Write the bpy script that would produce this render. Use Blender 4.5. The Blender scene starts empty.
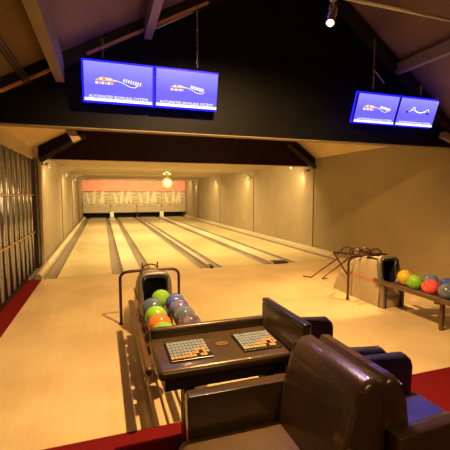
import bpy, bmesh, math, random
from mathutils import Vector, Matrix
random.seed(7)
S = bpy.context.scene
COL = S.collection

# ------------------------------------------------------------------ camera
F = 361.0
cam_d = bpy.data.cameras.new('camera'); cam = bpy.data.objects.new('camera', cam_d); COL.objects.link(cam)
cam_d.sensor_width = 36.0; cam_d.lens = 36.0 * F / 450.0; cam_d.clip_end = 100; cam_d.clip_start = 0.05
cam.location = (0, 0, 1.7)
cam.rotation_euler = (math.radians(90 - 4.908), 0, math.radians(-18.609))
S.camera = cam

# ------------------------------------------------------------------ world, exposure
w = bpy.data.worlds.new('world'); S.world = w; w.use_nodes = True
w.node_tree.nodes['Background'].inputs[0].default_value = (1.0, 0.72, 0.45, 1)
w.node_tree.nodes['Background'].inputs[1].default_value = 0.10
S.view_settings.view_transform = 'Standard'
S.view_settings.look = 'None'
S.view_settings.gamma = 1.0
S.view_settings.exposure = 0.0
WARM = (1.0, 0.60, 0.22)
YEL = (1.0, 0.75, 0.34)

def lamp(name, kind, loc, power, color, target=None, size=0.1, size_y=None, cone=None, blend=0.5, spread=None):
    d = bpy.data.lights.new(name, kind); d.energy = power; d.color = color
    if kind == 'AREA':
        d.shape = 'RECTANGLE'; d.size = size; d.size_y = size_y or size
        if spread: d.spread = math.radians(spread)
    else:
        d.shadow_soft_size = size
    if kind == 'SPOT':
        d.spot_size = math.radians(cone or 90); d.spot_blend = blend
    o = bpy.data.objects.new(name, d); COL.objects.link(o); o.location = loc
    if target is not None:
        o.rotation_euler = (Vector(target) - Vector(loc)).to_track_quat('-Z', 'Y').to_euler()
    return o

# track spot hanging over the approach: the key light that throws the rack shadows
lamp('key_spot', 'SPOT', (1.22, 2.75, 3.45), 800, WARM, (1.6, 4.5, 0), 0.03, cone=132, blend=0.6)
lamp('visible_spot_light', 'SPOT', (1.90, 2.82, 3.12), 60, WARM, (1.2, 2.4, 0), 0.03, cone=70, blend=0.6)
# small spot behind the first fascia, over the right ball rack
lamp('rack_spot', 'SPOT', (3.95, 5.25, 3.2), 430, WARM, (4.1, 4.4, 0), 0.03, cone=92, blend=0.8)
# flood lights fixed up behind the first fascia, over approach and start of lanes
lamp('flood_light', 'AREA', (2.4, 6.0, 3.6), 100, WARM, (2.3, 8.0, 0), 3.4, 0.4)
lamp('flood_light', 'AREA', (2.3, 9.85, 2.66), 440, YEL, (2.3, 12.6, 0.0), 6.0, 0.25)
lamp('lane_light', 'AREA', (2.3, 14.5, 2.66), 250, YEL, (2.3, 15.3, 0.0), 6.0, 0.1)
lamp('lane_light', 'AREA', (2.3, 19.2, 2.66), 215, YEL, (2.3, 20.0, 0.0), 6.0, 0.1)
lamp('mask_light', 'AREA', (2.5, 25.2, 2.62), 130, YEL, (2.5, 27.6, 1.4), 6.4, 0.1)
# warm room light behind the camera, added unseen blue spot mimicking screen glare on chairs
lamp('room_light', 'AREA', (0.9, -1.2, 3.0), 30, WARM, (1.6, 3.0, 0.3), 1.6, 0.5)
lamp('blue_lamp', 'SPOT', (1.75, 3.3, 3.85), 380, (0.07, 0.03, 1.0), (1.62, 1.65, 0.9), 0.30, cone=25, blend=.8)
lamp('aisle_light', 'AREA', (-3.0, 6.5, 2.5), 40, (1.0, 0.66, 0.38), (-2.0, 7.5, 0.6), 1.0, 2.5)

# ------------------------------------------------------------------ materials
def mat(name, col, rough=0.6, metal=0.0, emis=None, estr=0.0, spec=0.5, coat=0.0):
    m = bpy.data.materials.new(name); m.use_nodes = True
    b = m.node_tree.nodes['Principled BSDF']
    b.inputs['Base Color'].default_value = (*col, 1)
    b.inputs['Roughness'].default_value = rough
    b.inputs['Metallic'].default_value = metal
    b.inputs['Specular IOR Level'].default_value = spec
    b.inputs['Coat Weight'].default_value = coat
    if emis:
        b.inputs['Emission Color'].default_value = (*emis, 1)
        b.inputs['Emission Strength'].default_value = estr
    return m

def noisy(name, c1, c2, scale=4.0, rough=0.6, stretch=(1, 1, 1), metal=0.0, bump=0.0, spec=0.5, detail=4, coat=0.0, bscale=None):
    m = mat(name, c1, rough, metal, spec=spec, coat=coat)
    n = m.node_tree.nodes; L = m.node_tree.links; b = n['Principled BSDF']
    tc = n.new('ShaderNodeTexCoord'); mp = n.new('ShaderNodeMapping'); mp.inputs['Scale'].default_value = stretch
    nz = n.new('ShaderNodeTexNoise'); nz.inputs['Scale'].default_value = scale; nz.inputs['Detail'].default_value = detail
    cr = n.new('ShaderNodeValToRGB'); cr.color_ramp.elements[0].position = 0.35; cr.color_ramp.elements[1].position = 0.68
    cr.color_ramp.elements[0].color = (*c1, 1); cr.color_ramp.elements[1].color = (*c2, 1)
    L.new(tc.outputs['Object'], mp.inputs[0]); L.new(mp.outputs[0], nz.inputs['Vector']); L.new(nz.outputs['Fac'], cr.inputs[0])
    L.new(cr.outputs[0], b.inputs['Base Color'])
    if bump:
        bp = n.new('ShaderNodeBump'); bp.inputs['Strength'].default_value = bump; bp.inputs['Distance'].default_value = 0.01
        src = nz
        if bscale:
            src = n.new('ShaderNodeTexNoise'); src.inputs['Scale'].default_value = bscale; L.new(tc.outputs['Object'], src.inputs['Vector'])
        L.new(src.outputs['Fac'], bp.inputs['Height']); L.new(bp.outputs[0], b.inputs['Normal'])
    return m

def boards(name, c1, c2, rough=0.3, wdt=0.027, length=1.2, coat=0.3):
    """long narrow maple boards running along y"""
    m = mat(name, c1, rough, coat=coat)
    m.node_tree.nodes['Principled BSDF'].inputs['Coat Roughness'].default_value = 0.15
    n = m.node_tree.nodes; L = m.node_tree.links; b = n['Principled BSDF']
    tc = n.new('ShaderNodeTexCoord'); sp = n.new('ShaderNodeSeparateXYZ'); cb = n.new('ShaderNodeCombineXYZ')
    L.new(tc.outputs['Object'], sp.inputs[0]); L.new(sp.outputs['Y'], cb.inputs['X']); L.new(sp.outputs['X'], cb.inputs['Y'])
    br = n.new('ShaderNodeTexBrick'); br.inputs['Scale'].default_value = 1.0
    br.inputs['Brick Width'].default_value = length; br.inputs['Row Height'].default_value = wdt
    br.inputs['Mortar Size'].default_value = 0.0006; br.inputs['Color1'].default_value = (*c1, 1); br.inputs['Color2'].default_value = (*c2, 1)
    br.inputs['Mortar'].default_value = (c1[0]*.75, c1[1]*.7, c1[2]*.6, 1)
    L.new(cb.outputs[0], br.inputs['Vector'])
    nz = n.new('ShaderNodeTexNoise'); nz.inputs['Scale'].default_value = 1.3
    mx = n.new('ShaderNodeMix'); mx.data_type = 'RGBA'; mx.blend_type = 'MULTIPLY'
    L.new(tc.outputs['Object'], nz.inputs['Vector'])
    cr = n.new('ShaderNodeValToRGB'); cr.color_ramp.elements[0].color = (.86, .84, .80, 1); cr.color_ramp.elements[1].color = (1, 1, 1, 1)
    cr.color_ramp.elements[0].position = .35; cr.color_ramp.elements[1].position = .6
    L.new(nz.outputs['Fac'], cr.inputs[0])
    mx.inputs['Factor'].default_value = 1.0
    L.new(br.outputs['Color'], mx.inputs['A']); L.new(cr.outputs[0], mx.inputs['B']); L.new(mx.outputs['Result'], b.inputs['Base Color'])
    return m

M = dict(
    lane=boards('maple_lane', (.86, .73, .38), (.82, .68, .35), 0.28, 0.027, 1.4, 0.5),
    approach=boards('maple_approach', (.80, .62, .36), (.77, .59, .34), 0.38, 0.05, 1.8, 0.25),
    gutter=noisy('gutter_grey', (.20, .155, .11), (.27, .21, .15), 6, .4),
    cap=noisy('capping_cream', (.74, .64, .42), (.66, .56, .36), 5, .4),
    curb=noisy('curb_cream', (.66, .58, .42), (.58, .50, .36), 5, .5),
    carpet=noisy('red_carpet', (.19, .009, .012), (.13, .006, .009), 60, .95, bump=.3, spec=.1),
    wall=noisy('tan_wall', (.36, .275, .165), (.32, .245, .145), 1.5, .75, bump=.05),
    wall_olive=noisy('olive_wall', (.27, .205, .11), (.235, .18, .095), 1.5, .8, bump=.05),  # tan wall darkened in colour for the weaker light in the near bay
    wall_dk=noisy('header_tan', (.46, .34, .19), (.40, .29, .16), 2, .8),
    ceil=noisy('cream_ceiling', (.42, .33, .21), (.38, .30, .19), 1.5, .8),
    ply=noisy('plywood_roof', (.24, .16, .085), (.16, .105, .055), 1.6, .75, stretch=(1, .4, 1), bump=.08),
    ply_lit=noisy('painted_roof_board', (.62, .46, .24), (.56, .40, .20), 1.6, .75),  # roof plywood made paler, the light between the fascias put into its colour
    fascia=noisy('black_fascia', (.005, .005, .0045), (.007, .0065, .006), 3, .6, spec=.12),
    fascia2=noisy('maroon_black_fascia', (.012, .003, .003), (.009, .002, .002), 3, .6, spec=.08),
    steel_dk=mat('dark_steel', (.02, .015, .013), .45, .2),
    rim=noisy('orange_timber_rim', (.75, .40, .15), (.62, .32, .11), 8, .6),  # orange light under the dark rafter, put into the flange colour
    purlin=noisy('purlin_paint', (.30, .23, .18), (.25, .19, .145), 4, .6),
    conduit=mat('grey_conduit', (.55, .52, .48), .35, .7),
    black=mat('black_rubber', (.008, .008, .008), .6),
    tube=mat('brown_black_tube', (.045, .014, .010), .28, .4, coat=.5),
    bronze=noisy('bronze_rail', (.15, .082, .045), (.11, .06, .032), 5, .36, metal=.25, coat=.25),
    hood=noisy('hood_tan', (.44, .36, .24), (.40, .32, .21), 3, .42),
    hoodface=noisy('hood_face_grey', (.23, .20, .18), (.18, .155, .14), 4, .32, metal=.4, coat=.3),
    stripe=mat('stripe_salmon', (.60, .22, .12), .5),
    leather=noisy('brown_leather', (.080, .044, .020), (.056, .031, .014), 5, .30, bump=.08, bscale=60, coat=.55, spec=.5),
    leather_seat=noisy('brown_seat_leather', (.125, .068, .030), (.095, .052, .024), 5, .42, bump=.18, bscale=60, coat=.1),
    leather_blue=noisy('navy_black_leather', (.018, .018, .045), (.012, .012, .03), 5, .28, bump=.06, bscale=60, coat=.5),
    leather_navy=noisy('navy_seat_leather', (.035, .035, .24), (.025, .025, .17), 5, .4, bump=.15, bscale=60, coat=.2),  # navy leather with the blue glare put into its colour
    console=noisy('console_bronze', (.11, .070, .038), (.082, .052, .029), 5, .3, metal=.35, coat=.3),
    bezel=mat('keypad_bezel', (.012, .010, .010), .3),
    key_b=mat('key_blue', (.25, .30, .37), .4), key_o=mat('key_orange', (.62, .34, .11), .4), key_w=mat('key_grey', (.34, .31, .27), .4),
    emblem=mat('emblem_gold', (.35, .22, .10), .3, .6),
    chrome=mat('worn_chrome', (.6, .55, .5), .2, 1.0),
    white=mat('white_plastic', (.8, .76, .68), .4),
    slat=noisy('shutter_slat_grey', (.25, .31, .36), (.17, .22, .27), 5, .24, metal=.55, stretch=(1, 1, .3)),
    rod=mat('orange_rod', (.75, .38, .14), .35, .4),
    pink=noisy('pink_wall', (.85, .34, .24), (.80, .30, .20), 2, .8),
    housing=mat('monitor_black', (.01, .01, .012), .35),
    led=mat('led_blue', (0, 0, 0), .5, emis=(.006, .003, 1.0), estr=7),  # glow colour of the bloom around the screens
    txt_w=mat('text_white', (0, 0, 0), .5, emis=(.95, .92, 1.0), estr=1.6),
    txt_d=mat('text_navy', (.02, .02, .12), .5, emis=(.06, .05, .28), estr=.5),
    txt_o=mat('text_orange', (0, 0, 0), .5, emis=(1.0, .50, .12), estr=1.2),
    txt_r=mat('text_red', (0, 0, 0), .5, emis=(1.0, .12, .12), estr=.9),
    bulb=mat('bulb', (0, 0, 0), .5, emis=(1.0, .82, .5), estr=40),
    bulb2=mat('downlight_lens', (0, 0, 0), .5, emis=(1.0, .82, .5), estr=6),
    tray=mat('tray_white', (.6, .56, .48), .4, .3),
)

def screen_mat():
    m = mat('screen_glow', (0, 0, 0), .2)
    n = m.node_tree.nodes; L = m.node_tree.links; b = n['Principled BSDF']
    tc = n.new('ShaderNodeTexCoord'); sp = n.new('ShaderNodeSeparateXYZ'); cr = n.new('ShaderNodeValToRGB')
    L.new(tc.outputs['Generated'], sp.inputs[0]); L.new(sp.outputs['Z'], cr.inputs[0])
    e = cr.color_ramp.elements
    e[0].position = 0; e[0].color = (.12, .10, .62, 1); e[1].position = 1; e[1].color = (.22, .20, .78, 1)
    x = cr.color_ramp.elements.new(.4); x.color = (.115, .095, .70, 1)
    L.new(cr.outputs[0], b.inputs['Emission Color']); b.inputs['Emission Strength'].default_value = 1.65
    return m
M['screen'] = screen_mat()

def mask_mat():
    m = noisy('mask_print', (.58, .48, .31), (.24, .17, .10), 2.6, .5, stretch=(1.0, 1, 4.5), detail=6)
    return m
M['mask'] = mask_mat()
M['mask2'] = noisy('mask_base', (.46, .37, .25), (.38, .30, .20), 4, .4)

def glass_ball():
    m = mat('mirror_ball', (.74, .70, .62), .3, .4)
    return m
M['mirror'] = glass_ball()

def marbled(name, c1, c2, scale=7):
    m = noisy('ball_' + name, c1, c2, scale, .12, coat=.7, detail=8)
    return m

# ------------------------------------------------------------------ geometry helpers
def add_box(bm, c, s, bevel=0.0, seg=2, R=None, mi=0):
    b = bmesh.new()
    bmesh.ops.create_cube(b, size=1.0)
    bmesh.ops.scale(b, vec=s, verts=b.verts)
    if bevel: bmesh.ops.bevel(b, geom=list(b.edges), offset=bevel, segments=seg, profile=.5, affect='EDGES')
    if R is not None: bmesh.ops.transform(b, matrix=R.to_4x4(), verts=b.verts)
    bmesh.ops.translate(b, vec=c, verts=b.verts)
    merge(bm, b, mi)

def merge(bm, b, mi=0):
    vm = {}
    for v in b.verts: vm[v] = bm.verts.new(v.co)
    for f in b.faces:
        try: nf = bm.faces.new([vm[v] for v in f.verts]); nf.material_index = mi or f.material_index; nf.smooth = f.smooth
        except ValueError: pass
    b.free()

def add_b(bm, x0, x1, y0, y1, z0, z1, bevel=0.0, seg=2, mi=0):
    add_box(bm, ((x0+x1)/2, (y0+y1)/2, (z0+z1)/2), (abs(x1-x0), abs(y1-y0), abs(z1-z0)), bevel, seg, mi=mi)

def add_prism(bm, pts, axis, a, b, mi=0):
    """polygon extruded along an axis; pts are the two other coordinates in order"""
    def mk(p, t):
        if axis == 'x': return (t, p[0], p[1])
        if axis == 'y': return (p[0], t, p[1])
        return (p[0], p[1], t)
    v1 = [bm.verts.new(mk(p, a)) for p in pts]; v2 = [bm.verts.new(mk(p, b)) for p in pts]
    fs = [bm.faces.new(v1), bm.faces.new(list(reversed(v2)))]
    for i in range(len(pts)):
        j = (i+1) % len(pts); fs.append(bm.faces.new([v1[i], v2[i], v2[j], v1[j]]))
    for f in fs: f.material_index = mi
    return fs

def smooth_path(pts, n=6, closed=False):
    P = [Vector(p) for p in pts]; out = []
    N = len(P)
    rng = range(N if closed else N-1)
    for i in rng:
        p0 = P[(i-1) % N] if (closed or i > 0) else P[0]; p1 = P[i]; p2 = P[(i+1) % N]
        p3 = P[(i+2) % N] if (closed or i+2 < N) else P[-1]
        for k in range(n):
            t = k/n
            out.append(.5*((2*p1)+(-p0+p2)*t+(2*p0-5*p1+4*p2-p3)*t*t+(-p0+3*p1-3*p2+p3)*t**3))
    if not closed: out.append(P[-1])
    return out

def add_tube(bm, pts, r, n=10, closed=False, mi=0, caps=True):
    P = [Vector(p) for p in pts]; N = len(P); rings = []
    prev = None
    for i in range(N):
        if closed: t = (P[(i+1) % N]-P[i-1]).normalized()
        else: t = (P[min(i+1, N-1)]-P[max(i-1, 0)]).normalized()
        if prev is None:
            a = Vector((0, 0, 1)) if abs(t.z) < .9 else Vector((1, 0, 0)); u = t.cross(a).normalized()
        else:
            u = (prev - t*prev.dot(t)).normalized()
        prev = u; v = t.cross(u)
        rings.append([bm.verts.new(P[i]+(u*math.cos(2*math.pi*k/n)+v*math.sin(2*math.pi*k/n))*r) for k in range(n)])
    M_ = N if closed else N-1
    for i in range(M_):
        A = rings[i]; B = rings[(i+1) % N]
        for k in range(n):
            f = bm.faces.new([A[k], A[(k+1) % n], B[(k+1) % n], B[k]]); f.smooth = True; f.material_index = mi
    if not closed and caps:
        f = bm.faces.new(list(reversed(rings[0]))); f.material_index = mi
        f = bm.faces.new(rings[-1]); f.material_index = mi

def add_lathe(bm, prof, c, n=32, mi=0):
    rings = []
    for r, z in prof:
        rings.append([bm.verts.new((c[0]+r*math.cos(2*math.pi*k/n), c[1]+r*math.sin(2*math.pi*k/n), c[2]+z)) for k in range(n)])
    for i in range(len(rings)-1):
        for k in range(n):
            f = bm.faces.new([rings[i][k], rings[i][(k+1) % n], rings[i+1][(k+1) % n], rings[i+1][k]]); f.smooth = True; f.material_index = mi
    bm.faces.new(list(reversed(rings[0]))); bm.faces.new(rings[-1])

def new(): return bmesh.new()

def obj(name, bm, mats, parent=None, smooth=False, loc=None):
    bmesh.ops.recalc_face_normals(bm, faces=bm.faces)
    me = bpy.data.meshes.new(name); bm.to_mesh(me); bm.free()
    for m in (mats if isinstance(mats, (list, tuple)) else [mats]): me.materials.append(m)
    if smooth:
        for p in me.polygons: p.use_smooth = True
        me.set_sharp_from_angle(angle=math.radians(38))
    o = bpy.data.objects.new(name, me); COL.objects.link(o)
    if parent is not None: o.parent = parent
    if loc: o.location = loc
    return o

def thing(name, label, cat, loc=(0, 0, 0), rz=0, group=None):
    o = bpy.data.objects.new(name, None); COL.objects.link(o); o.location = loc; o.rotation_euler = (0, 0, rz)
    o.empty_display_size = .1
    o['label'] = label; o['category'] = cat
    if group: o['group'] = group
    return o

def tag(o, label, cat, group=None):
    o['label'] = label; o['category'] = cat
    if group: o['group'] = group
    return o

def struct(name, bm, m, parent=None, smooth=False):
    o = obj(name, bm, m, parent, smooth); o['kind'] = 'structure'; return o

def copy_tree(o, parent=None):
    c = o.copy(); COL.objects.link(c)
    if parent is not None: c.parent = parent
    for ch in list(o.children): copy_tree(ch, c)
    return c

def text_into(bm, body, size, ox, oz, width=None, mi=0, y=0.0):
    """flat letters in the xz-plane, centred on ox, facing -y"""
    cu = bpy.data.curves.new('letters', 'FONT'); cu.body = body; cu.size = size; cu.align_x = 'CENTER'; cu.resolution_u = 2
    t = bpy.data.objects.new('letters', cu); COL.objects.link(t)
    dg = bpy.context.evaluated_depsgraph_get(); me = bpy.data.meshes.new_from_object(t.evaluated_get(dg))
    xs = [v.co.x for v in me.vertices]; s = 1.0
    if width and xs: s = width/(max(xs)-min(xs))
    vs = [bm.verts.new((ox+v.co.x*s, y, oz+v.co.y)) for v in me.vertices]
    for p in me.polygons:
        f = bm.faces.new([vs[i] for i in p.vertices]); f.material_index = mi
    bpy.data.objects.remove(t); bpy.data.curves.remove(cu); bpy.data.meshes.remove(me)

# ================================================================== SETTING
XL, XR = -1.5, 6.0
YF = 7.88                       # foul line
YM = 27.2                       # masking units
EV = 2.75                       # eave height
RX, RZ = 2.78, 2.75 + .55*(2.78+1.5)
def roof_z(x): return EV + .55*(x-XL) if x < RX else EV + (RZ-EV)*(XR-x)/(XR-RX)

b = new(); add_b(b, -1.2, XR, 2.54, YF, -.12, 0)
struct('floor_approach', b, M['approach'])
b = new(); add_b(b, -4.2, XR, -3.2, 2.54, -.12, .002); add_b(b, -4.2, -1.2, 2.54, 9.6, -.12, .002)
struct('floor_carpet', b, M['carpet'])
b = new(); add_b(b, -1.5, XR, YF, 29.2, -.22, -.12)
struct('floor_subfloor', b, M['gutter'])
# lanes
C1, C3 = .565, 4.10             # centres of the two ball-return caps
CM = 2.33
lanes = [(-.93, .135), (.995, 2.06), (2.60, 3.665), (4.535, 5.60)]
for i, (a, c) in enumerate(lanes):
    b = new(); add_b(b, a, c, YF, YM+.4, -.10, 0)
    # foul line, dots and arrows as thin inlays
    add_b(b, a, c, YF-.006, YF+.022, -.09, .0012, mi=1)
    for k in range(7):
        x = (a+c)/2 + (k-3)*.135; y = YF+4.9-abs(k-3)*.33
        add_prism(b, [(x-.02, y-.08), (x+.02, y-.08), (x, y+.08)], 'z', -.01, .0012, mi=1)
    struct('floor_lane_%d' % (i+1), b, [M['lane'], noisy('inlay%d' % i, (.45, .28, .12), (.4, .25, .1), 5, .4)])
# gutters: real troughs
gut = [(-1.17, -.93), (.135, .375), (.755, .995), (2.06, 2.285), (2.375, 2.60), (3.665, 3.905), (4.295, 4.535), (5.60, 5.80)]
for i, (a, c) in enumerate(gut):
    b = new(); n = 10
    top = []; r = (c-a)/2; m_ = (a+c)/2
    prof = [(m_-r*math.cos(math.pi*k/n), -.055*math.sin(math.pi*k/n)-.003) for k in range(n+1)]
    poly = [(a, -.11)] + prof + [(c, -.11)]
    fs = add_prism(b, poly, 'y', YF, YM+.4)
    g = struct('floor_gutter_%d' % (i+1), b, M['gutter'])

# return cappings and curbs (each a separable length)
def capping(x0, x1, name, label, z=0.02, y0=YF+.02, mm='cap', group=None, endcap=True):
    t = thing(name, label, 'capping', ((x0+x1)/2, y0, 0), 0, group)
    w = x1-x0
    b = new(); add_b(b, -w/2, w/2, 0, YM+.2-y0, -.10, z, .006); obj('capping_board', b, M[mm], t)
    if endcap:
        b = new(); add_b(b, -w/2+.004, w/2-.004, -.06, .22, -.02, z+.012, .02, 3); obj('end_cap', b, M['steel_dk'], t, True)
    return t
capping(.375, .755, 'return_capping', 'broad flat cream board between the two left lanes, behind the near ball return', .012, endcap=False)
capping(2.29, 2.37, 'divider_capping', 'narrow raised cream strip down the middle between second and third lane', .045)
capping(3.905, 4.295, 'return_capping', 'broad capping board with dark end cap between third and fourth lane', .03)

# rounded curb rail on the left, low kerb at the right wall
t = thing('curb_rail', 'round-nosed cream curb rail along the left wall of the lanes', 'rail', (-1.27, YF, 0))
b = new(); n = 12
prof = [(-.07, -.1)] + [(-.07*math.cos(math.pi*k/n), .05+.06*math.sin(math.pi*k/n)) for k in range(n+1)] + [(.07, -.1)]
add_prism(b, prof, 'y', 0, YM-YF); obj('rail_body', b, M['cap'], t, True)
b = new(); add_tube(b, [(0, -.02, .045), (0, .012, .045)], .068, 20); obj('end_plug', b, M['gutter'], t, True)['label'] = 'dark round end plug'
b = new(); add_b(b, 5.80, 5.998, 8.3, YM-.1, -.10, .10, .01)
tag(obj('wall_kerb', b, M['cap']), 'low pale kerb along the right wall beside the fourth lane', 'kerb')
b = new(); add_b(b, 5.80, 6, YF, 8.3, -.1, 0); struct('floor_edge', b, M['approach'])
b = new(); add_b(b, -1.5, -1.362, YF, YM, -.1, .03); struct('floor_ledge', b, M['gutter'])

# right wall
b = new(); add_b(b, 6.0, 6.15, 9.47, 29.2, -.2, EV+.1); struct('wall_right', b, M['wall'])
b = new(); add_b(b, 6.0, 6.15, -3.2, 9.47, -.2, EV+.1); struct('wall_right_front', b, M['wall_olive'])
# left wall beside the lanes, header above the shutter, wall behind the camera
b = new(); add_b(b, -1.55, -1.40, 9.35, 29.2, -.2, EV+.1); struct('wall_left', b, M['wall'])
b = new(); add_b(b, -1.62, -1.50, -3.2, 9.35, 2.50, EV+.12); struct('wall_left_header', b, M['wall_dk'])
b = new(); add_b(b, -1.62, -1.50, -3.2, 3.2, 0, 2.50); struct('wall_left_front', b, M['wall_dk'])
b = new(); add_b(b, -4.4, 6.15, -3.3, -3.2, 0, 5.2); struct('wall_back', b, M['wall_dk'])
b = new(); add_b(b, -4.4, -4.25, -3.2, 9.6, 0, 2.9); struct('wall_aisle', b, M['pink'])
b = new(); add_b(b, -4.4, -1.56, 9.45, 9.6, 0, 2.9); struct('wall_aisle_end', b, M['wall'])
b = new(); add_b(b, -4.4, -1.62, -3.2, 9.6, 2.78, 2.9); struct('ceiling_aisle', b, M['ceil'])

# roof slopes over the seating and the approach
def roof(y0, y1, m, nm):
    b = new(); th = .08
    for (xa, xb) in ((XL-.12, RX), (RX, XR+.15)):
        za = roof_z(XL) - .55*.12 if xa < RX else RZ
        zb = RZ if xb == RX else EV - (RZ-EV)/(XR-RX)*.15
        add_prism(b, [(xa, za), (xb, zb), (xb, zb+th), (xa, za+th)], 'y', y0, y1)
    struct(nm, b, m)
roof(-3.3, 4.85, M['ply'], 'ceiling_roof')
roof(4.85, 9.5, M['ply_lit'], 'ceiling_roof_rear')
# flat ceiling over the lanes with canted haunch edges
b = new(); add_b(b, XL, XR, 9.55, 29.2, 2.68, 2.76); struct('ceiling_lanes', b, M['ceil'])

# gable fascias
def gable(y0, y1, zb, nm, m, xl=XL, xr=XR):
    b = new()
    add_prism(b, [(xl, zb), (xr, zb), (xr, EV), (RX, RZ), (xl, roof_z(xl))], 'y', y0, y1)
    struct(nm, b, m)
gable(4.85, 4.97, 2.515, 'wall_fascia', M['fascia'])
gable(9.42, 9.55, 2.515, 'wall_fascia_rear', M['fascia2'])
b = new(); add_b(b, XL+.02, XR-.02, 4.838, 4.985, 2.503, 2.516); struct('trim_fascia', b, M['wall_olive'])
b = new(); add_b(b, XL+.15, XR-.12, 9.40, 9.56, 2.50, 2.516); struct('trim_fascia_rear', b, M['wall_dk'])

# portal frames: each one its own steel frame
def along(b, x0, z0, x1, z1, t, y0, y1, mi=0):
    d = Vector((x1-x0, 0, z1-z0)).normalized(); nn = Vector((-d.z, 0, d.x))*t
    if nn.z > 0: nn = -nn
    add_prism(b, [(x0, z0), (x1, z1), (x1+nn.x, z1+nn.z), (x0+nn.x, z0+nn.z)], 'y', y0, y1, mi)
t = thing('roof_rafter', 'dark rafter with orange lit underside sloping up the left of the front fascia', 'beam', (XL, 4.79, 2.75))
b = new(); along(b, 0.0, 0, RX-XL, RZ-EV, .15, -.05, .05); obj('web', b, M['steel_dk'], t)
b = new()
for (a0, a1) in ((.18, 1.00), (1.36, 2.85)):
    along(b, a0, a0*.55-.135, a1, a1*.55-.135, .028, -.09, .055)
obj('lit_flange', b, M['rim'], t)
t = thing('roof_rafter', 'dark rafter sloping down behind the right pair of screens', 'beam', (XR, 4.79, 2.75))
b = new(); along(b, -.05, 0, RX-XR, RZ-EV, .16, -.05, .05); obj('web', b, M['steel_dk'], t)
b = new(); k = (RZ-EV)/(RX-XR); along(b, -.3, -.3*k-.19, RX-XR+.1, (RX-XR+.1)*k-.19, .02, -.09, .055); obj('lower_flange', b, M['steel_dk'], t)
# purlins running down the building
for i, (x, tw) in enumerate(((-.44, .17), (.58, .12), (4.50, .065))):
    b = new(); z = roof_z(x)-.06 - (.12 if x < 4 else .145)
    add_b(b, x-.048, x+.048, -3.1, 4.74, z-tw+.02, z+.12, .004)
    tag(obj('purlin', b, M['purlin']), ['thick painted timber beam crossing the plywood roof above the far left screen',
        'painted timber beam crossing the roof between chain and upper edge, second from left',
        'painted timber beam under the right roof slope beside the rightmost screen'][i], 'beam', 'timber roof beams')
# knee braces and posts at the fascias (seen against the lit roof)
def brace(x0, z0, x1, z1, y, label, m, nm='knee_brace', wd=.1):
    b = new(); along(b, x0, z0, x1, z1, .10, y-wd/2, y+wd/2); tag(obj(nm, b, m), label, 'brace')
brace(-1.38, 2.50, -.40, 3.12, 9.33, 'dark sloping knee brace at the left end of the rear fascia', M['steel_dk'])
brace(5.97, 2.50, 5.05, 3.12, 9.33, 'dark sloping knee brace at the right end of the rear fascia', M['steel_dk'])
brace(-.40, 2.66, -.25, 2.40, 5.05, 'short pale stub of timber below the left of the front fascia', M['wall_dk'])
brace(5.98, 2.62, 5.55, 2.76, 4.78, 'pale knee plate at the right end of the front fascia', M['wall'])
b = new(); add_b(b, -1.49, -1.41, 8.98, 9.30, 0.0, 2.50, .005); tag(obj('door_post', b, M['steel_dk']), 'dark upright post closing the folding shutter', 'post')
b = new(); add_b(b, -1.40, -1.34, 9.30, 9.42, 0.03, 2.52, .005); tag(obj('wall_post', b, M['wall_dk']), 'brown wall post at the near end of the left lane wall', 'post')
for y in (9.47, 14.05, 18.65, 23.25):
    for s in (-1, 1):
        b = new(); x = -1.40 if s < 0 else 6.0
        if y > 9.5:
            add_prism(b, [(x, 2.38), (x-s*.10, 2.40), (x-s*.62, 2.679), (x, 2.679)], 'y', y-.05, y+.05)
            tag(obj('haunch', b, M['ceil']), 'cream %s haunch where %s wall meets lane ceiling, %s' % ('corner', 'left' if s < 0 else 'right', {14.05: 'nearest of the row', 18.65: 'middle of the row', 23.25: 'farthest of the row'}[y]), 'haunch', 'haunches along the lanes')
        b = new(); add_b(b, x-s*.0, x-s*.014, y-.012, y+.012, .11, 2.38)
        struct('trim_%s_%d' % ('left' if s < 0 else 'right', int(y)), b, M['steel_dk'])

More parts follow.
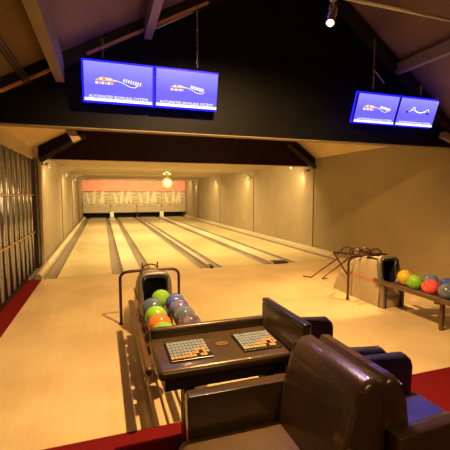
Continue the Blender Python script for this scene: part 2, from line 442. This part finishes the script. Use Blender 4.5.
# masking unit, pit and rear wall
b = new(); add_b(b, -1.4, 6, 28.6, 28.75, -.2, 2.7); struct('wall_end', b, M['black'])
b = new(); add_b(b, -1.4, 6, 27.45, 27.55, 1.7, 2.68); struct('wall_pink', b, M['pink'])
rootm = []
for i in range(4):
    x0 = -1.37 + i*1.838; x1 = x0+1.825
    t = thing('masking_unit', ['masking panel with skittle print over the first lane from the left', 'masking panel with skittle print over the second lane from the left',
              'masking panel with skittle print over the third lane from the left', 'masking panel with skittle print over the lane beside the right wall'][i], 'masking panel', ((x0+x1)/2, YM, 0), 0, 'masking panels over the pins')
    hw = (x1-x0)/2
    b = new(); add_b(b, -hw, hw, 0, .06, .78, 1.86, .01); obj('print_panel', b, M['mask'], t)
    b = new(); add_b(b, -hw, hw, -.05, .08, .36, .77, .015); obj('lower_panel', b, M['mask2'], t)
    b = new(); add_b(b, -hw, hw, -.03, .08, 1.865, 1.89); obj('top_strip', b, M['steel_dk'], t)
    b = new(); add_b(b, -hw, hw, -.07, .05, .335, .36); obj('bottom_strip', b, M['steel_dk'], t)
    # pin figures in low relief on the panel
    b = new()
    for (px, ps, rot) in ((-.45, 1.0, -.25), (-.12, 1.15, .1), (.27, 1.1, .22), (.55, .95, -.1)):
        px += random.uniform(-.08, .08)
        prof = [(.055, 0), (.11, .22), (.055, .48), (.045, .56), (.065, .66), (.035, .74)]
        R = Matrix.Rotation(rot, 3, 'Y')
        pl = [(-x, z) for x, z in prof] + [(x, z) for x, z in reversed(prof)]
        b2 = new(); add_prism(b2, pl, 'y', -.02-abs(rot)*.1, 0.0)
        bmesh.ops.transform(b2, matrix=R.to_4x4(), verts=b2.verts); bmesh.ops.scale(b2, vec=(ps, 1, ps*1.1), verts=b2.verts)
        bmesh.ops.translate(b2, vec=(px, 0, 1.02+.0), verts=b2.verts); merge(b, b2)
    obj('pin_relief', b, mat('pin_cream', (.64, .54, .36), .5), t)
for x, lb in ((C1, 'short white hood post between the two left lanes below the masking panels'), (CM, 'thin dark post below the masking panels at the middle of the lanes'), (C3, 'short white hood post between the two right lanes below the masking panels')):
    b = new(); wd = .05 if x == CM else .13
    add_b(b, x-wd, x+wd, YM-.35, YM-.09, .046, .42, .02)
    tag(obj('return_post', b, M['steel_dk'] if x == CM else M['white']), lb, 'post')
# mirror ball
t = thing('mirror_ball', 'glittering mirror ball hanging from the lane ceiling', 'mirror ball', (2.69, 16, 2.68))
b = new(); R0 = .245; nU, nV = 26, 14; rings = []
for i in range(1, nV):
    ph = math.pi*i/nV; rings.append([b.verts.new((R0*math.sin(ph)*math.cos(2*math.pi*k/nU), R0*math.sin(ph)*math.sin(2*math.pi*k/nU), -.5+R0*math.cos(ph))) for k in range(nU)])
for i in range(len(rings)-1):
    for k in range(nU): b.faces.new([rings[i][k], rings[i][(k+1) % nU], rings[i+1][(k+1) % nU], rings[i+1][k]])
b.faces.new(rings[0]); b.faces.new(rings[-1]); obj('ball', b, M['mirror'], t)
b = new(); add_tube(b, [(0, 0, -.27), (0, 0, -.04)], .012, 8); add_box(b, (0, 0, -.03), (.14, .14, .06), .01); add_box(b, (.12, 0, -.10), (.10, .08, .07), .01); add_box(b, (-.12, 0, -.10), (.10, .08, .07), .01)
add_tube(b, [(-.14, 0, -.05), (.14, 0, -.05)], .01, 6); obj('motor_mount', b, M['tray'], t)

# wall-top spotlights
def wall_spot(x, y, z, sx, label, power=14, tgt=None):
    t = thing('wall_spotlight', label, 'spotlight', (x, y, z), 0, 'wall-top spotlights')
    b = new(); add_box(b, (0, 0, .0), (.04, .05, .05), .005); add_tube(b, [(0, 0, 0), (-sx*.09, -.02, -.02)], .01, 6); obj('bracket', b, M['steel_dk'], t)
    b = new(); add_tube(b, [(-sx*.10, -.03, .01), (-sx*.13, .07, -.06)], .04, 12); obj('lamp_head', b, M['white'], t)
    b = new(); add_tube(b, [(-sx*.13, .07, -.06), (-sx*.134, .078, -.064)], .032, 12); obj('lens', b, M['bulb2'], t)
    if power: lamp('wall_spot_light', 'SPOT', (x-sx*.15, y+.12, z-.09), power, YEL, tgt or (x-sx*.5, y+3.5, 0), .03, cone=110, blend=.7)
for i, y in enumerate((9.75, 14.3, 18.9, 23.5)):
    pos = ['nearest the seats', 'second along the wall', 'third along the wall', 'closest to the pins'][i]
    wall_spot(-1.37, y, 2.42, -1, 'small spotlight high on the left lane wall, %s' % pos, 30)
    wall_spot(5.97, y, 2.42, 1, 'small spotlight high on the right lane wall, %s' % pos, 38)
wall_spot(5.55, 9.75, 2.55, 1, 'small extra spotlight hanging under the ceiling just left of the right wall', 0)

# ================================================================== FOLDING SHUTTER (left)
t = thing('folding_shutter', 'grey folding slatted shutter closing the left side aisle', 'shutter', (-1.5, 3.3, 0))
y = 0.0; i = 0
while y < 5.4:
    b = new()
    wv = .30
    p = [(-.03, y+.02), (-.015, y+.02), (.022, y+wv*.30), (.03, y+wv*.5), (.022, y+wv*.70), (-.015, y+wv-.02), (-.03, y+wv-.02), (-.005, y+wv*.70), (.006, y+wv*.5), (-.005, y+wv*.30)]
    add_prism(b, p, 'z', .06, 2.46)
    obj('slat', b, M['slat'], t, True)
    b = new(); add_tube(b, [(.026, y+wv+.015, .05), (.026, y+wv+.015, 2.47)], .02, 8); obj('hinge_rod', b, M['chrome'], t)
    y += .39
for z in (.86, 1.68):
    b = new(); add_tube(b, [(.05, 0, z), (.05, 5.60, z)], .013, 8); obj('tie_bar', b, M['rod'], t)['label'] = 'orange horizontal tie bar'
b = new(); add_b(b, -.05, .06, 0, 5.66, 2.46, 2.50); obj('top_track', b, M['wall_dk'], t)
b = new(); add_b(b, -.05, .05, 0, 5.66, .003, .05); obj('floor_track', b, M['steel_dk'], t)

# ================================================================== MONITORS
def make_monitor():
    t = thing('scoring_monitor', '', 'monitor', (0, 0, 0), 0, 'scoring monitors on the front fascia')
    W, H = .80, .452
    b = new(); add_b(b, -W/2, W/2, .012, .06, -H/2, H/2, .006); obj('housing', b, M['housing'], t)
    b = new(); add_b(b, -W/2+.012, W/2-.012, 0, .014, -H/2+.012, H/2-.012); obj('screen', b, M['screen'], t)
    b = new()
    for (x0, x1, z0, z1) in ((-W/2-.004, W/2+.004, H/2-.002, H/2+.010), (-W/2-.004, W/2+.004, -H/2-.009, -H/2+.002), (-W/2-.008, -W/2, -H/2, H/2), (W/2, W/2+.008, -H/2, H/2)):
        add_b(b, x0, x1, .045, .066, z0, z1)
    obj('edge_light', b, M['led'], t)  # glowing rim added to imitate the blue bloom around each screen
    b = new(); add_b(b, -W/2+.012, W/2-.012, -.004, .0, -H/2+.014, -H/2+.046); obj('caption_band', b, M['txt_w'], t)
    return t
mon = make_monitor()
def dress(t, kind):
    H = .452
    b = new(); text_into(b, 'AUTOMATED BOWLING SYSTEMS', .042, 0, -H/2+.052, .68, 0, -.0045)
    obj('caption_lettering', b, M['txt_w'], t)
    b = new()
    text_into(b, 'automatic scoring - bowling equipment', .026, 0, -H/2+.021, .70, 0, -.0052) if False else None
    if kind == 'mark':
        add_tube(b, [(-.16, -.004, .02), (-.10, -.004, .09), (-.05, -.004, .03), (.06, -.004, .0), (.15, -.004, .04), (.21, -.004, .07), (.22, -.004, .03)], .005, 5, mi=0)
        add_tube(b, [(-.20, -.004, .01), (-.11, -.004, .045), (-.02, -.004, .005), (.16, -.004, .02)], .003, 5, mi=0)
        add_box(b, (-.22, -.003, .005), (.05, .004, .03), 0, mi=2); add_box(b, (.21, -.003, .0), (.05, .004, .03), 0, mi=2)
        obj('logo', b, [M['txt_w'], M['txt_o'], M['txt_d']], t)
    else:
        s = .8 if kind == 'small' else 1.0
        for k in range(6): add_box(b, (-.25*s+k*.034*s, -.003, -.01), (.024*s, .004, .026*s), 0, mi=1 if k % 2 else 0)
        add_prism(b, [(-.27*s, .015), (-.03*s, .015), (-.09*s, .05*s), (-.20*s, .055*s)], 'y', -.005, 0, mi=1)
        for k in range(4): add_box(b, (-.20*s+k*.034*s, -.0065, .034), (.02*s, .003, .016), 0, mi=0 if k != 1 else 3)
        add_tube(b, [(-.06, -.004, .03), (.0, -.004, .02), (.05, -.004, .005), (.12, -.004, -.03), (.18, -.004, -.035), (.22, -.004, -.01)], .003, 5, mi=0)
        for k in range(8): add_tube(b, [(.05*s+k*.027*s, -.004, .02-.004*k), (.065*s+k*.027*s, -.004, .055-.004*k)], .006, 5, mi=0)
        for k in range(3): add_box(b, (.20*s+k*.026*s, -.003, -.005), (.018*s, .004, .022), 0, mi=3 if k else 1)
        obj('logo', b, [M['txt_w'], M['txt_o'], M['txt_d'], M['txt_r']], t)
mons = [(.215, 3.00, 'full', 'leftmost glowing blue scoring monitor hung on the black fascia'),
        (1.040, 3.00, 'small', 'blue scoring monitor immediately right of the leftmost one, hung by a long chain'),
        (3.96, 2.975, 'full', 'blue scoring monitor on the right, left one of the smaller-looking pair'),
        (4.745, 2.975, 'mark', 'rightmost blue scoring monitor, showing a thin white zigzag mark')]
for i, (x, z, kind, lb) in enumerate(mons):
    o = mon if i == 3 else copy_tree(mon)
    o.location = (x, 4.56, z); o.rotation_euler = (math.radians(13 if i < 2 else 19), 0, 0); o['label'] = lb
    if i > 1: o.scale = (.945, 1, .945)
    dress(o, kind)
def chain(x, y, z0, z1, label, r=.02):
    b = new(); z = z0; k = 0; L = .052
    while z + L*.5 < z1:
        pts = []
        for q in range(10):
            a = 2*math.pi*q/10; u, v = r*.55*math.cos(a), L*.62*math.sin(a)
            pts.append((x+(u if k % 2 else 0), y+(0 if k % 2 else u), z+L/2+v))
        add_tube(b, pts, .0045, 5, closed=True); z += L*.86; k += 1
    return tag(obj('hanging_chain', b, M['chrome']), label, 'chain', 'chains holding the monitors')
chain(1.16, 4.52, 3.27, 4.02, 'long link chain rising from the second monitor from the left')
chain(3.84, 4.52, 3.25, 3.98, 'link chain rising from the left monitor of the right pair')
chain(.04, 4.52, 3.27, 3.45, 'short chain with hook above the leftmost monitor')
chain(4.75, 4.52, 3.25, 3.40, 'short chain above the rightmost monitor')
b = new(); add_tube(b, [(.66, 4.60, 3.70), (1.12, 4.60, 3.96)], .010, 6); tag(obj('cable_tray', b, M['tray']), 'thin pale tube running up the left rafter next to the long chain', 'tube')
b = new(); add_tube(b, [(4.00, 4.70, 3.60), (4.20, 4.70, 3.42)], .009, 6); tag(obj('stay_wire', b, M['tray']), 'short pale stay slanting down to the right pair of monitors', 'stay')
b = new()
for dx, m_ in ((0, 0), (.035, 0), (.07, 0)):
    add_tube(b, smooth_path([(-.83+dx, 1.2, 2.98), (-.80+dx, 2.4, 2.97), (-.82+dx, 3.4, 2.96), (-.80+dx, 4.7, 2.95)], 5), .011, 6)
tag(obj('roof_cables', b, M['black']), 'bundle of dark cables along the left side of the thick roof beam', 'cables')

# lighting pipe and its spotlight
b = new(); add_tube(b, [(1.75, 2.88, 3.45), (6.0, 2.88, 3.45)], .016, 10); tag(obj('lighting_pipe', b, M['conduit']), 'grey pipe spanning the roof at the upper right with a spotlight on it', 'pipe')
t = thing('spotlight', 'lit silver spotlight hanging under the pipe near the top centre', 'spotlight', (1.985, 2.88, 3.45))
b = new(); add_box(b, (0, 0, -.02), (.05, .05, .05), .008); add_tube(b, [(0, 0, -.03), (0, 0, -.07)], .010, 8); add_tube(b, smooth_path([(-.035, 0, -.13), (-.035, 0, -.085), (0, 0, -.07), (.035, 0, -.085), (.035, 0, -.13)], 4), .006, 6)
obj('yoke', b, M['conduit'], t)
b = new()
A = Vector((.012, .0, -.09)); B = Vector((-.055, -.04, -.255)); d = (B-A)
for (t0, t1, r) in ((0, .35, .026), (.35, .72, .034), (.72, 1.0, .040)):
    add_tube(b, [A+d*t0, A+d*t1], r, 16)
for q in (.42, .5, .58): add_tube(b, [A+d*q, A+d*(q+.03)], .038, 16)
obj('lamp_can', b, M['chrome'], t, True)
b = new(); add_tube(b, [A+d*1.0, A+d*1.05], .026, 16); obj('bulb', b, M['bulb'], t)

# ================================================================== BALL RETURNS
def make_hood():
    t = thing('ball_return_hood', '', 'ball return', (0, 4.22, 0), 0, 'ball return hoods')
    W = .190
    # side profile (y, z): front leaning back, tail curving to the floor
    prof = [(.06, 0), (.00, .12), (.02, .45), (.06, .66), (.12, .70)]
    tail = [(.30, .745), (.50, .715), (.72, .645), (.92, .54), (1.08, .40), (1.18, .24), (1.23, .08), (1.23, 0)]
    # shell: skin over the back with rounded shoulders
    b = new(); secs = []
    P_ = [(.09, .745)] + tail
    n = 12
    for (yy, zz) in P_:
        ring = []
        for k in range(n+1):
            a = math.pi*k/n
            xx = -W*(abs(math.cos(a))**.35)*(1 if math.cos(a) > 0 else -1)
            s = math.sin(a)**.45 if 0 < k < n else 0
            ring.append(b.verts.new((xx*(1 - .10*max(0, (yy-.5)/.73)), yy if True else 0, max(0.0, zz*s))))
        secs.append(ring)
    for i in range(len(secs)-1):
        for k in range(n):
            f = b.faces.new([secs[i][k], secs[i][k+1], secs[i+1][k+1], secs[i+1][k]]); f.smooth = True
    obj('shell', b, M['hood'], t)
    # side stripe on both flanks
    for s in (-1, 1):
        b = new(); add_b(b, s*(W+.004)-.004, s*(W+.004)+.004, .06, .88, .365, .40); obj('side_stripe', b, M['stripe'], t)['label'] = 'salmon pink side stripe'
    # front frame: rounded ring with opening
    b = new(); n = 28
    def rr(w, z0, z1, r, k):
        a = 2*math.pi*k/n; e = .42
        cx = math.copysign(abs(math.cos(a))**e, math.cos(a))*w; cz = math.copysign(abs(math.sin(a))**e, math.sin(a))*(z1-z0)/2
        return cx, (z0+z1)/2+cz
    def fy(z): return -.01 + .115*max(0, (z-.12))/.6
    outer = []; inner = []; ob = []; ib = []
    for k in range(n):
        x, z = rr(W+.012, .12, .765, .08, k); outer.append(b.verts.new((x, fy(z)+.012, z))); ob.append(b.verts.new((x, fy(z)+.055, z)))
        x, z = rr(.142, .36, .70, .06, k); inner.append(b.verts.new((x, fy(z), z))); ib.append(b.verts.new((x*.93, fy(z)+.05, z)))
    mid = []
    for k in range(n):
        x, z = rr(W-.012, .14, .75, .08, k); mid.append(b.verts.new((x, fy(z)-.004, z)))
    for k in range(n):
        j = (k+1) % n
        for A_, B_ in ((ob, outer), (outer, mid), (mid, inner), (inner, ib)):
            f = b.faces.new([A_[k], A_[j], B_[j], B_[k]]); f.smooth = True
    obj('front_frame', b, M['hoodface'], t)
    b = new(); add_b(b, -.14, .14, .40, .42, .28, .72); add_b(b, -.135, .135, .05, .42, .28, .30); add_b(b, -.15, -.135, .07, .42, .28, .71); add_b(b, .135, .15, .07, .42, .28, .71); add_b(b, -.14, .14, .10, .42, .71, .72)
    obj('opening_liner', b, M['black'], t)
    for s in (-1, 1):
        b = new(); add_b(b, s*.175-.022, s*.175+.022, -.02, .07, 0, .36, .012, 2); obj('leg', b, M['hoodface'], t)
    b = new(); add_b(b, -.12, .12, .0, .05, .0, .27, .01); obj('front_panel', b, M['hood'], t)
    for s in (-1, 1):
        b = new(); add_tube(b, [(s*.15, -.01, .0), (s*.15, -.01, .27)], .012, 6); obj('seal_strip', b, M['black'], t)
    return t
hood = make_hood(); hood.location = (C1, 4.22, 0)
hood['label'] = 'tan ball return hood with dark mouth at the left, behind the console'
h2 = copy_tree(hood); h2.location = (C3-.02, 4.22, 0); h2['label'] = 'tan ball return hood with dark mouth near the right wall'

def make_hoop():
    t = thing('guard_hoop', '', 'guard rail', (0, 4.8, 0), 0, 'guard hoops over the ball returns')
    hw = .385; b = new()
    pts = [(-hw, 0, 0), (-hw, 0, .55)] + [(-hw+.10*(1-math.cos(a)), 0, .60+.09*math.sin(a)) for a in [math.pi/2*k/6 for k in range(7)]]
    pts += [(0, 0, .70)] + [(hw-.10*(1-math.cos(a)), 0, .60+.09*math.sin(a)) for a in [math.pi/2*k/6 for k in range(6, -1, -1)]] + [(hw, 0, .55), (hw, 0, 0)]
    add_tube(b, pts, .019, 12); obj('hoop', b, M['tube'], t)
    b = new()
    for s in (-1, 1):
        add_tube(b, [(s*.10, 0, .68), (s*.10, 0, .80)], .009, 8)
    add_tube(b, smooth_path([(-.095, 0, .72), (-.07, 0, .755), (0, 0, .772), (.07, 0, .755), (.095, 0, .72)], 5), .009, 8)
    obj('top_bracket', b, M['tube'], t)
    for s in (-1, 1):
        b = new(); add_lathe(b, [(.035, 0), (.035, .006), (.022, .012)], (s*hw, 0, 0), 16); obj('foot_plate', b, M['tube'], t)
    return t
hp = make_hoop(); hp.location = (C1, 4.8, 0); hp['label'] = 'brown tubular guard hoop arching over the left ball return'
hp2 = copy_tree(hp); hp2.location = (C3, 4.8, 0); hp2['label'] = 'dark tubular guard hoop over the ball return near the right wall'

def make_rack():
    """origin at the hood face; the rack runs towards the camera (-y)"""
    t = thing('ball_rack', '', 'ball rack', (0, 4.2, 0), 0, 'ball racks')
    L = 1.66
    for s in (-1, 1):
        b = new(); add_b(b, s*.285-.030, s*.285+.030, -L, .15, .385, .450, .026, 5); obj('side_rail', b, M['bronze'], t, True)
    for x in (-.21, -.06, .06, .21):
        b = new(); add_tube(b, [(x, -.02, .405 if abs(x) > .1 else .39), (x, -L+.02, .405 if abs(x) > .1 else .39)], .010, 8); obj('bed_rod', b, M['bronze'], t)
    b = new(); add_b(b, -.025, .025, -L+.03, -.02, .37, .40, .006); obj('centre_bar', b, M['bronze'], t)
    for s in (-1, 1):
        b = new(); add_b(b, s*.178-.058, s*.178+.058, -L+.02, -.02, .375, .388)
        y = -.10
        while y > -L+.15:
            add_b(b, s*.245-.014, s*.245+.014, y-.15, y, .375, .387); y -= .205
        obj('bed_plate', b, M['bronze'], t)
    for y in (-.90,):
        b = new(); add_b(b, -.26, .26, y-.025, y+.025, .345, .375, .006); obj('cross_bar', b, M['bronze'], t)
        for s in (-1, 1):
            b = new(); add_b(b, s*.14-.024, s*.14+.024, y-.022, y+.022, 0, .35, .006); obj('leg', b, M['bronze'], t)
    return t
rk = make_rack(); rk.location = (C1, 4.2, 0); rk['label'] = 'bronze ball rack at the left, holding the balls beside the console'
rk2 = copy_tree(rk); rk2.location = (C3+.01, 4.2, 0); rk2['label'] = 'bronze ball rack at the right edge of the picture'

BM = {
 'lime': marbled('lime', (.22, .49, .03), (.30, .60, .06)), 'slate': marbled('slate', (.08, .13, .22), (.13, .19, .30)),
 'orange': marbled('orange', (.85, .16, .03), (.90, .28, .10)), 'blue': marbled('blue', (.05, .09, .42), (.10, .16, .55)),
 'purple': marbled('purple', (.10, .07, .32), (.28, .26, .56), 14), 'grey': marbled('grey', (.10, .14, .20), (.18, .22, .28)),
 'mauve': marbled('mauve', (.11, .07, .13), (.30, .25, .36), 14), 'yellow': marbled('yellow', (.85, .50, .03), (.95, .62, .08)),
 'red': marbled('red', (.80, .07, .06), (.88, .13, .12)), 'bluegrey': marbled('bluegrey', (.10, .18, .30), (.20, .28, .40)),
 'gun': marbled('gun', (.10, .13, .18), (.17, .20, .26)), 'navy': marbled('navy', (.04, .08, .35), (.08, .14, .5)),
}
def ball_mesh():
    b = new(); bmesh.ops.create_icosphere(b, subdivisions=4, radius=.108)
    dirs = [Vector((.1, -.55, .85)).normalized(), Vector((.32, -.50, .80)).normalized(), Vector((.2, -.78, .62)).normalized()]
    for f in b.faces:
        f.smooth = True
        c = f.calc_center_median().normalized()
        if any((c-dv).length < .075 for dv in dirs): f.material_index = 1
    return b
src = obj('bowling_ball', ball_mesh(), [BM['lime'], M['black']])
first = [True]
def ball(x, y, z, m, label, rot):
    if first[0]: o = src; first[0] = False
    else:
        o = src.copy(); o.data = src.data.copy(); COL.objects.link(o)
    o.data.materials[0] = BM[m]; o.location = (x, y, z); o.rotation_euler = rot
    tag(o, label, 'bowling ball', 'bowling balls on the racks')
zl = .515
ball(.59, 4.03, zl, 'lime', 'lime green bowling ball at the mouth of the left hood', (.3, .2, 2))
ball(.455, 3.72, zl, 'slate', 'dark slate bowling ball in the left rack, left row, behind a green one', (.8, 1, .4))
ball(.455, 3.44, zl, 'lime', 'lime green bowling ball midway in the left rack, behind the orange ball', (2, .5, 1))
ball(.455, 3.20, zl, 'orange', 'orange red bowling ball in the left rack', (1.4, 2.2, .6))
ball(.455, 2.975, zl, 'lime', 'lime green bowling ball nearest the console, mostly hidden', (.6, 2.8, 1.4))
ball(.715, 3.82, zl, 'blue', 'blue bowling ball farthest in the right row of the left rack', (2.3, .1, 2.2))
ball(.715, 3.59, zl, 'purple', 'purple marbled bowling ball between blue and grey ones, left rack', (.1, 1.9, .2))
ball(.715, 3.35, zl, 'grey', 'grey bowling ball in the right row of the left rack', (1.1, .4, 2.9))
ball(.715, 3.12, zl, 'mauve', 'mauve marbled bowling ball with finger holes showing, nearest console', (.2, -.1, .5))
ball(4.09, 4.02, zl-.01, 'yellow', 'yellow bowling ball leaving the mouth of the right hood', (.1, -.3, .1))
ball(3.975, 3.735, zl-.01, 'lime', 'lime green bowling ball on the right rack', (3, .4, .3))
ball(3.955, 3.47, zl-.01, 'red', 'coral red bowling ball on the right rack', (3, .3, 2))
ball(4.20, 3.69, zl-.01, 'bluegrey', 'blue grey bowling ball behind the coral red one', (.1, .1, .3))
ball(3.965, 3.235, zl-.01, 'gun', 'gunmetal bowling ball at the right picture edge', (1, 2.2, 1))
ball(4.21, 3.44, zl-.01, 'navy', 'navy blue bowling ball cut off by the right picture edge', (1, 1, 2))

# tubular ball ramp leaning over the right hood
t = thing('ball_ramp', 'dark wire ball ramp with coiled loops parked on the right ball return', 'ball ramp', (3.9, 5.2, 0))
def rel(p): return (p[0]-3.9, p[1]-5.2, p[2])
for (A, B, F_) in (((3.96, 6.28, .015), (3.86, 5.25, .60), (3.86, 6.42, .015)), ((4.12, 6.13, .015), (3.99, 5.15, .60), (4.22, 6.10, .02))):
    b = new(); add_tube(b, [rel(F_), rel(A)] + [rel(B)], .011, 8); obj('support_leg', b, M['tube'], t)
b = new()
add_tube(b, [rel(p) for p in ((3.60, 5.05, .735), (3.72, 4.85, .735), (3.86, 4.7, .745), (4.05, 4.48, .755))], .020, 8)
add_tube(b, [rel(p) for p in ((3.86, 5.25, .60), (3.72, 5.15, .70), (3.60, 5.05, .735))], .012, 8)
add_tube(b, [rel(p) for p in ((3.99, 5.15, .60), (4.0, 5.0, .75), (4.2, 4.5, .75))], .018, 8)
obj('ramp_rail', b, M['tube'], t)
b = new(); add_tube(b, [rel((3.60, 5.05, .735)), rel((3.715, 4.79, .37))], .013, 8); obj('diagonal_stay', b, M['tube'], t)
b = new()
for k in range(4):
    c = Vector(rel((3.72+k*.10, 4.86-k*.10, .76)))
    pts = [c+Vector((math.cos(a)*.075, -.055*math.cos(a), .085*math.sin(a))) for a in [math.pi*1.15*q/12-.1 for q in range(13)]]
    add_tube(b, pts, .011, 7)
obj('loop', b, M['tube'], t)
b = new(); c = Vector(rel((3.83, 4.70, .80)))
add_tube(b, [c+Vector((.06*math.cos(a)-.01*a*.5, .04*math.cos(a), .045*math.sin(a))) for a in [q*math.pi/6 for q in range(25)]], .006, 6)
obj('grey_coil', b, M['chrome'], t)['label'] = 'grey coiled cord'

# ================================================================== BOWLER CONSOLE
t = thing('bowler_console', 'bronze bowler console table with two keypads in front of the left ball rack', 'console', (.705, 2.165, 0))
tilt = Matrix.Rotation(math.radians(3), 3, 'X')
b = new(); add_box(b, (-.005, .055, .667), (.86, .475, .065), .030, 5, tilt)
obj('table_top', b, M['console'], t, True)
b = new(); add_box(b, (.0, .285, .735), (.85, .05, .09), .02, 4); obj('back_rest_bar', b, M['console'], t, True)
def keypad(cx, name):
    b = new(); add_box(b, (0, 0, 0), (.270, .255, .012), .004, 2); k_ = obj(name, b, M['bezel'], t)
    k_.location = (cx, .03, .7030); k_.rotation_euler = (math.radians(3), 0, 0)
    b = new()
    for r in range(6):
        for c in range(11):
            x = -.115+c*.0230; y = .096-r*.038
            if r >= 4 and c > 6 and (c+r) % 3 == 0: continue
            mi = 0
            if r == 5: mi = 1
            elif r == 4 and c > 3: mi = 1 if c % 2 else 2
            elif r == 3 and 6 < c < 10: mi = 1
            elif c == 10: mi = 2
            add_box(b, (x, y, .008), (.019, .031, .006), 0, mi=mi)
    b2 = obj('keys', b, [M['key_b'], M['key_o'], M['key_w']], k_)
    return k_
keypad(-.215, 'keypad'); keypad(.255, 'keypad')
b = new()
n = 28; b2 = new(); ring = []
pl = [(.045*math.cos(2*math.pi*k/n), .030*math.sin(2*math.pi*k/n)) for k in range(n)]
add_prism(b, pl, 'z', 0, .004)
for k in range(5): add_box(b, (-.024+k*.012, .002, .005), (.007, .022, .003))
e = obj('emblem', b, M['emblem'], t); e.location = (.022, .06, .7005); e.rotation_euler = (math.radians(3), 0, 0)
b = new(); add_b(b, -.39, .39, -.12, .22, .53, .635, .01); obj('under_tray', b, M['steel_dk'], t)
for x in (-.21, .36):
    b = new(); add_b(b, x-.035, x+.035, .02, .14, .0, .51, .008); obj('pedestal', b, M['steel_dk'], t)
b = new(); add_b(b, -.28, .39, .0, .17, 0, .03, .008); obj('base_plate', b, M['steel_dk'], t)

# ================================================================== ARMCHAIRS
def chair(name, label, loc, flip, seatm, armm, backm, bw=.56, ab=.03, aw=.66, depth=.62, backh=.885, thin=False, ah=.66, nearm=None, fw=0, flat=False):
    """local: seat opens to -x, back at +x; bw back width, aw width over the arms"""
    t = thing(name, label, 'armchair', loc, math.pi if flip else 0, 'console seating')
    hw = bw/2; ha = aw/2
    b = new()
    if thin: prof = [(.06, .10), (.065, .50), (.075, backh-.03), (.080, backh-.006), (.090, backh), (.125, backh-.004), (.135, backh-.03), (.135, .10)]
    elif ab > .1: prof = [(-.06, .30), (-.04, .45), (.015, backh-.10), (.030, backh-.035), (.06, backh-.004), (.105, backh), (.135, backh-.04), (.135, .10), (-.05, .10)]
    else: prof = [(-.13, .30), (-.105, .45), (-.012, backh-.10), (.010, backh-.035), (.045, backh-.004), (.10, backh), (.135, backh-.04), (.135, .10), (-.12, .10)]
    add_prism(b, prof, 'y', -hw, hw)
    edges = [e for e in b.edges if abs(e.verts[0].co.y-e.verts[1].co.y) < 1e-5 and max(e.verts[0].co.z, e.verts[1].co.z) > .12]
    bmesh.ops.bevel(b, geom=edges, offset=.016 if thin else .036, segments=4, profile=.5, affect='EDGES')
    bk = obj('backrest', b, M[backm], t, True)
    for s in (-1, 1):
        b = new(); q = prof[1:4]
        add_tube(b, smooth_path([(x+.006, s*(hw-.012), z-.004) for x, z in q], 4), .006, 6)
        obj('piping', b, M[armm], bk)
    # seat cushion, a pillow between the arms
    b = new(); add_box(b, (-depth/2-.02-fw/2, 0, .355), (depth-.02+fw, aw-.18, .16), .045, 5); obj('seat_cushion', b, M[seatm], t, True)
    b = new(); add_b(b, -depth+.04, .06, -ha+.085, ha-.085, .08, .275, .01); obj('seat_base', b, M[armm], t)
    if thin:
        b = new(); add_box(b, (.103, 0, backh-.004), (.060, bw+.006, .034), .014, 3); obj('top_pad', b, M['leather_blue'], t, True)['label'] = 'navy padded top edge'  # strip added to carry the screens' blue reflection on the backrest
    for s in (-1, 1):
        b = new()
        pr = [(-depth, .10), (-depth-.01, ah-.10), (-depth+.006, ah-.055), (-depth+.05, ah-.016), (-.20, ah), (ab, ah), (ab, .10)]
        if flat: pr = [(-depth, .10), (-depth-.012, ah-.02), (-depth, ah), (-.20, ah), (ab, ah), (ab, .10)]
        add_prism(b, pr, 'y', s*(ha-.04)-.04, s*(ha-.04)+.04)
        bmesh.ops.bevel(b, geom=[e for e in b.edges if abs(e.verts[0].co.y-e.verts[1].co.y) < 1e-5 and max(e.verts[0].co.z, e.verts[1].co.z) > .12], offset=.009 if flat else .026, segments=4, profile=.5, affect='EDGES')
        obj('armrest', b, M[nearm] if (nearm and s > 0) else M[armm], t, True)
    for x in (-depth+.06, .08):
        for s in (-1, 1):
            b = new(); add_tube(b, [(x, s*(hw-.06), 0.002), (x, s*(hw-.06), .10)], .02, 10); obj('leg', b, M['steel_dk'], t)
    return t
chair('armchair', 'large brown leather armchair in the foreground facing left towards the console', (1.00, 1.475, 0), False, 'leather_seat', 'leather', 'leather', .57, .03, .74, .60, .905, ah=.64, fw=.06, flat=True)
chair('armchair', 'armchair with navy seat facing right, back to back with the foreground one', (1.275, 1.48, 0), True, 'leather_navy', 'leather_blue', 'leather', .55, .13, .71, .61, .895, ah=.68, nearm='leather')
chair('armchair', 'farther dark armchair facing right, behind the console, nearest the lanes', (1.275, 2.19, 0), True, 'leather_navy', 'leather_blue', 'leather',   .62, .03, .70, .50, .89, True, .70)
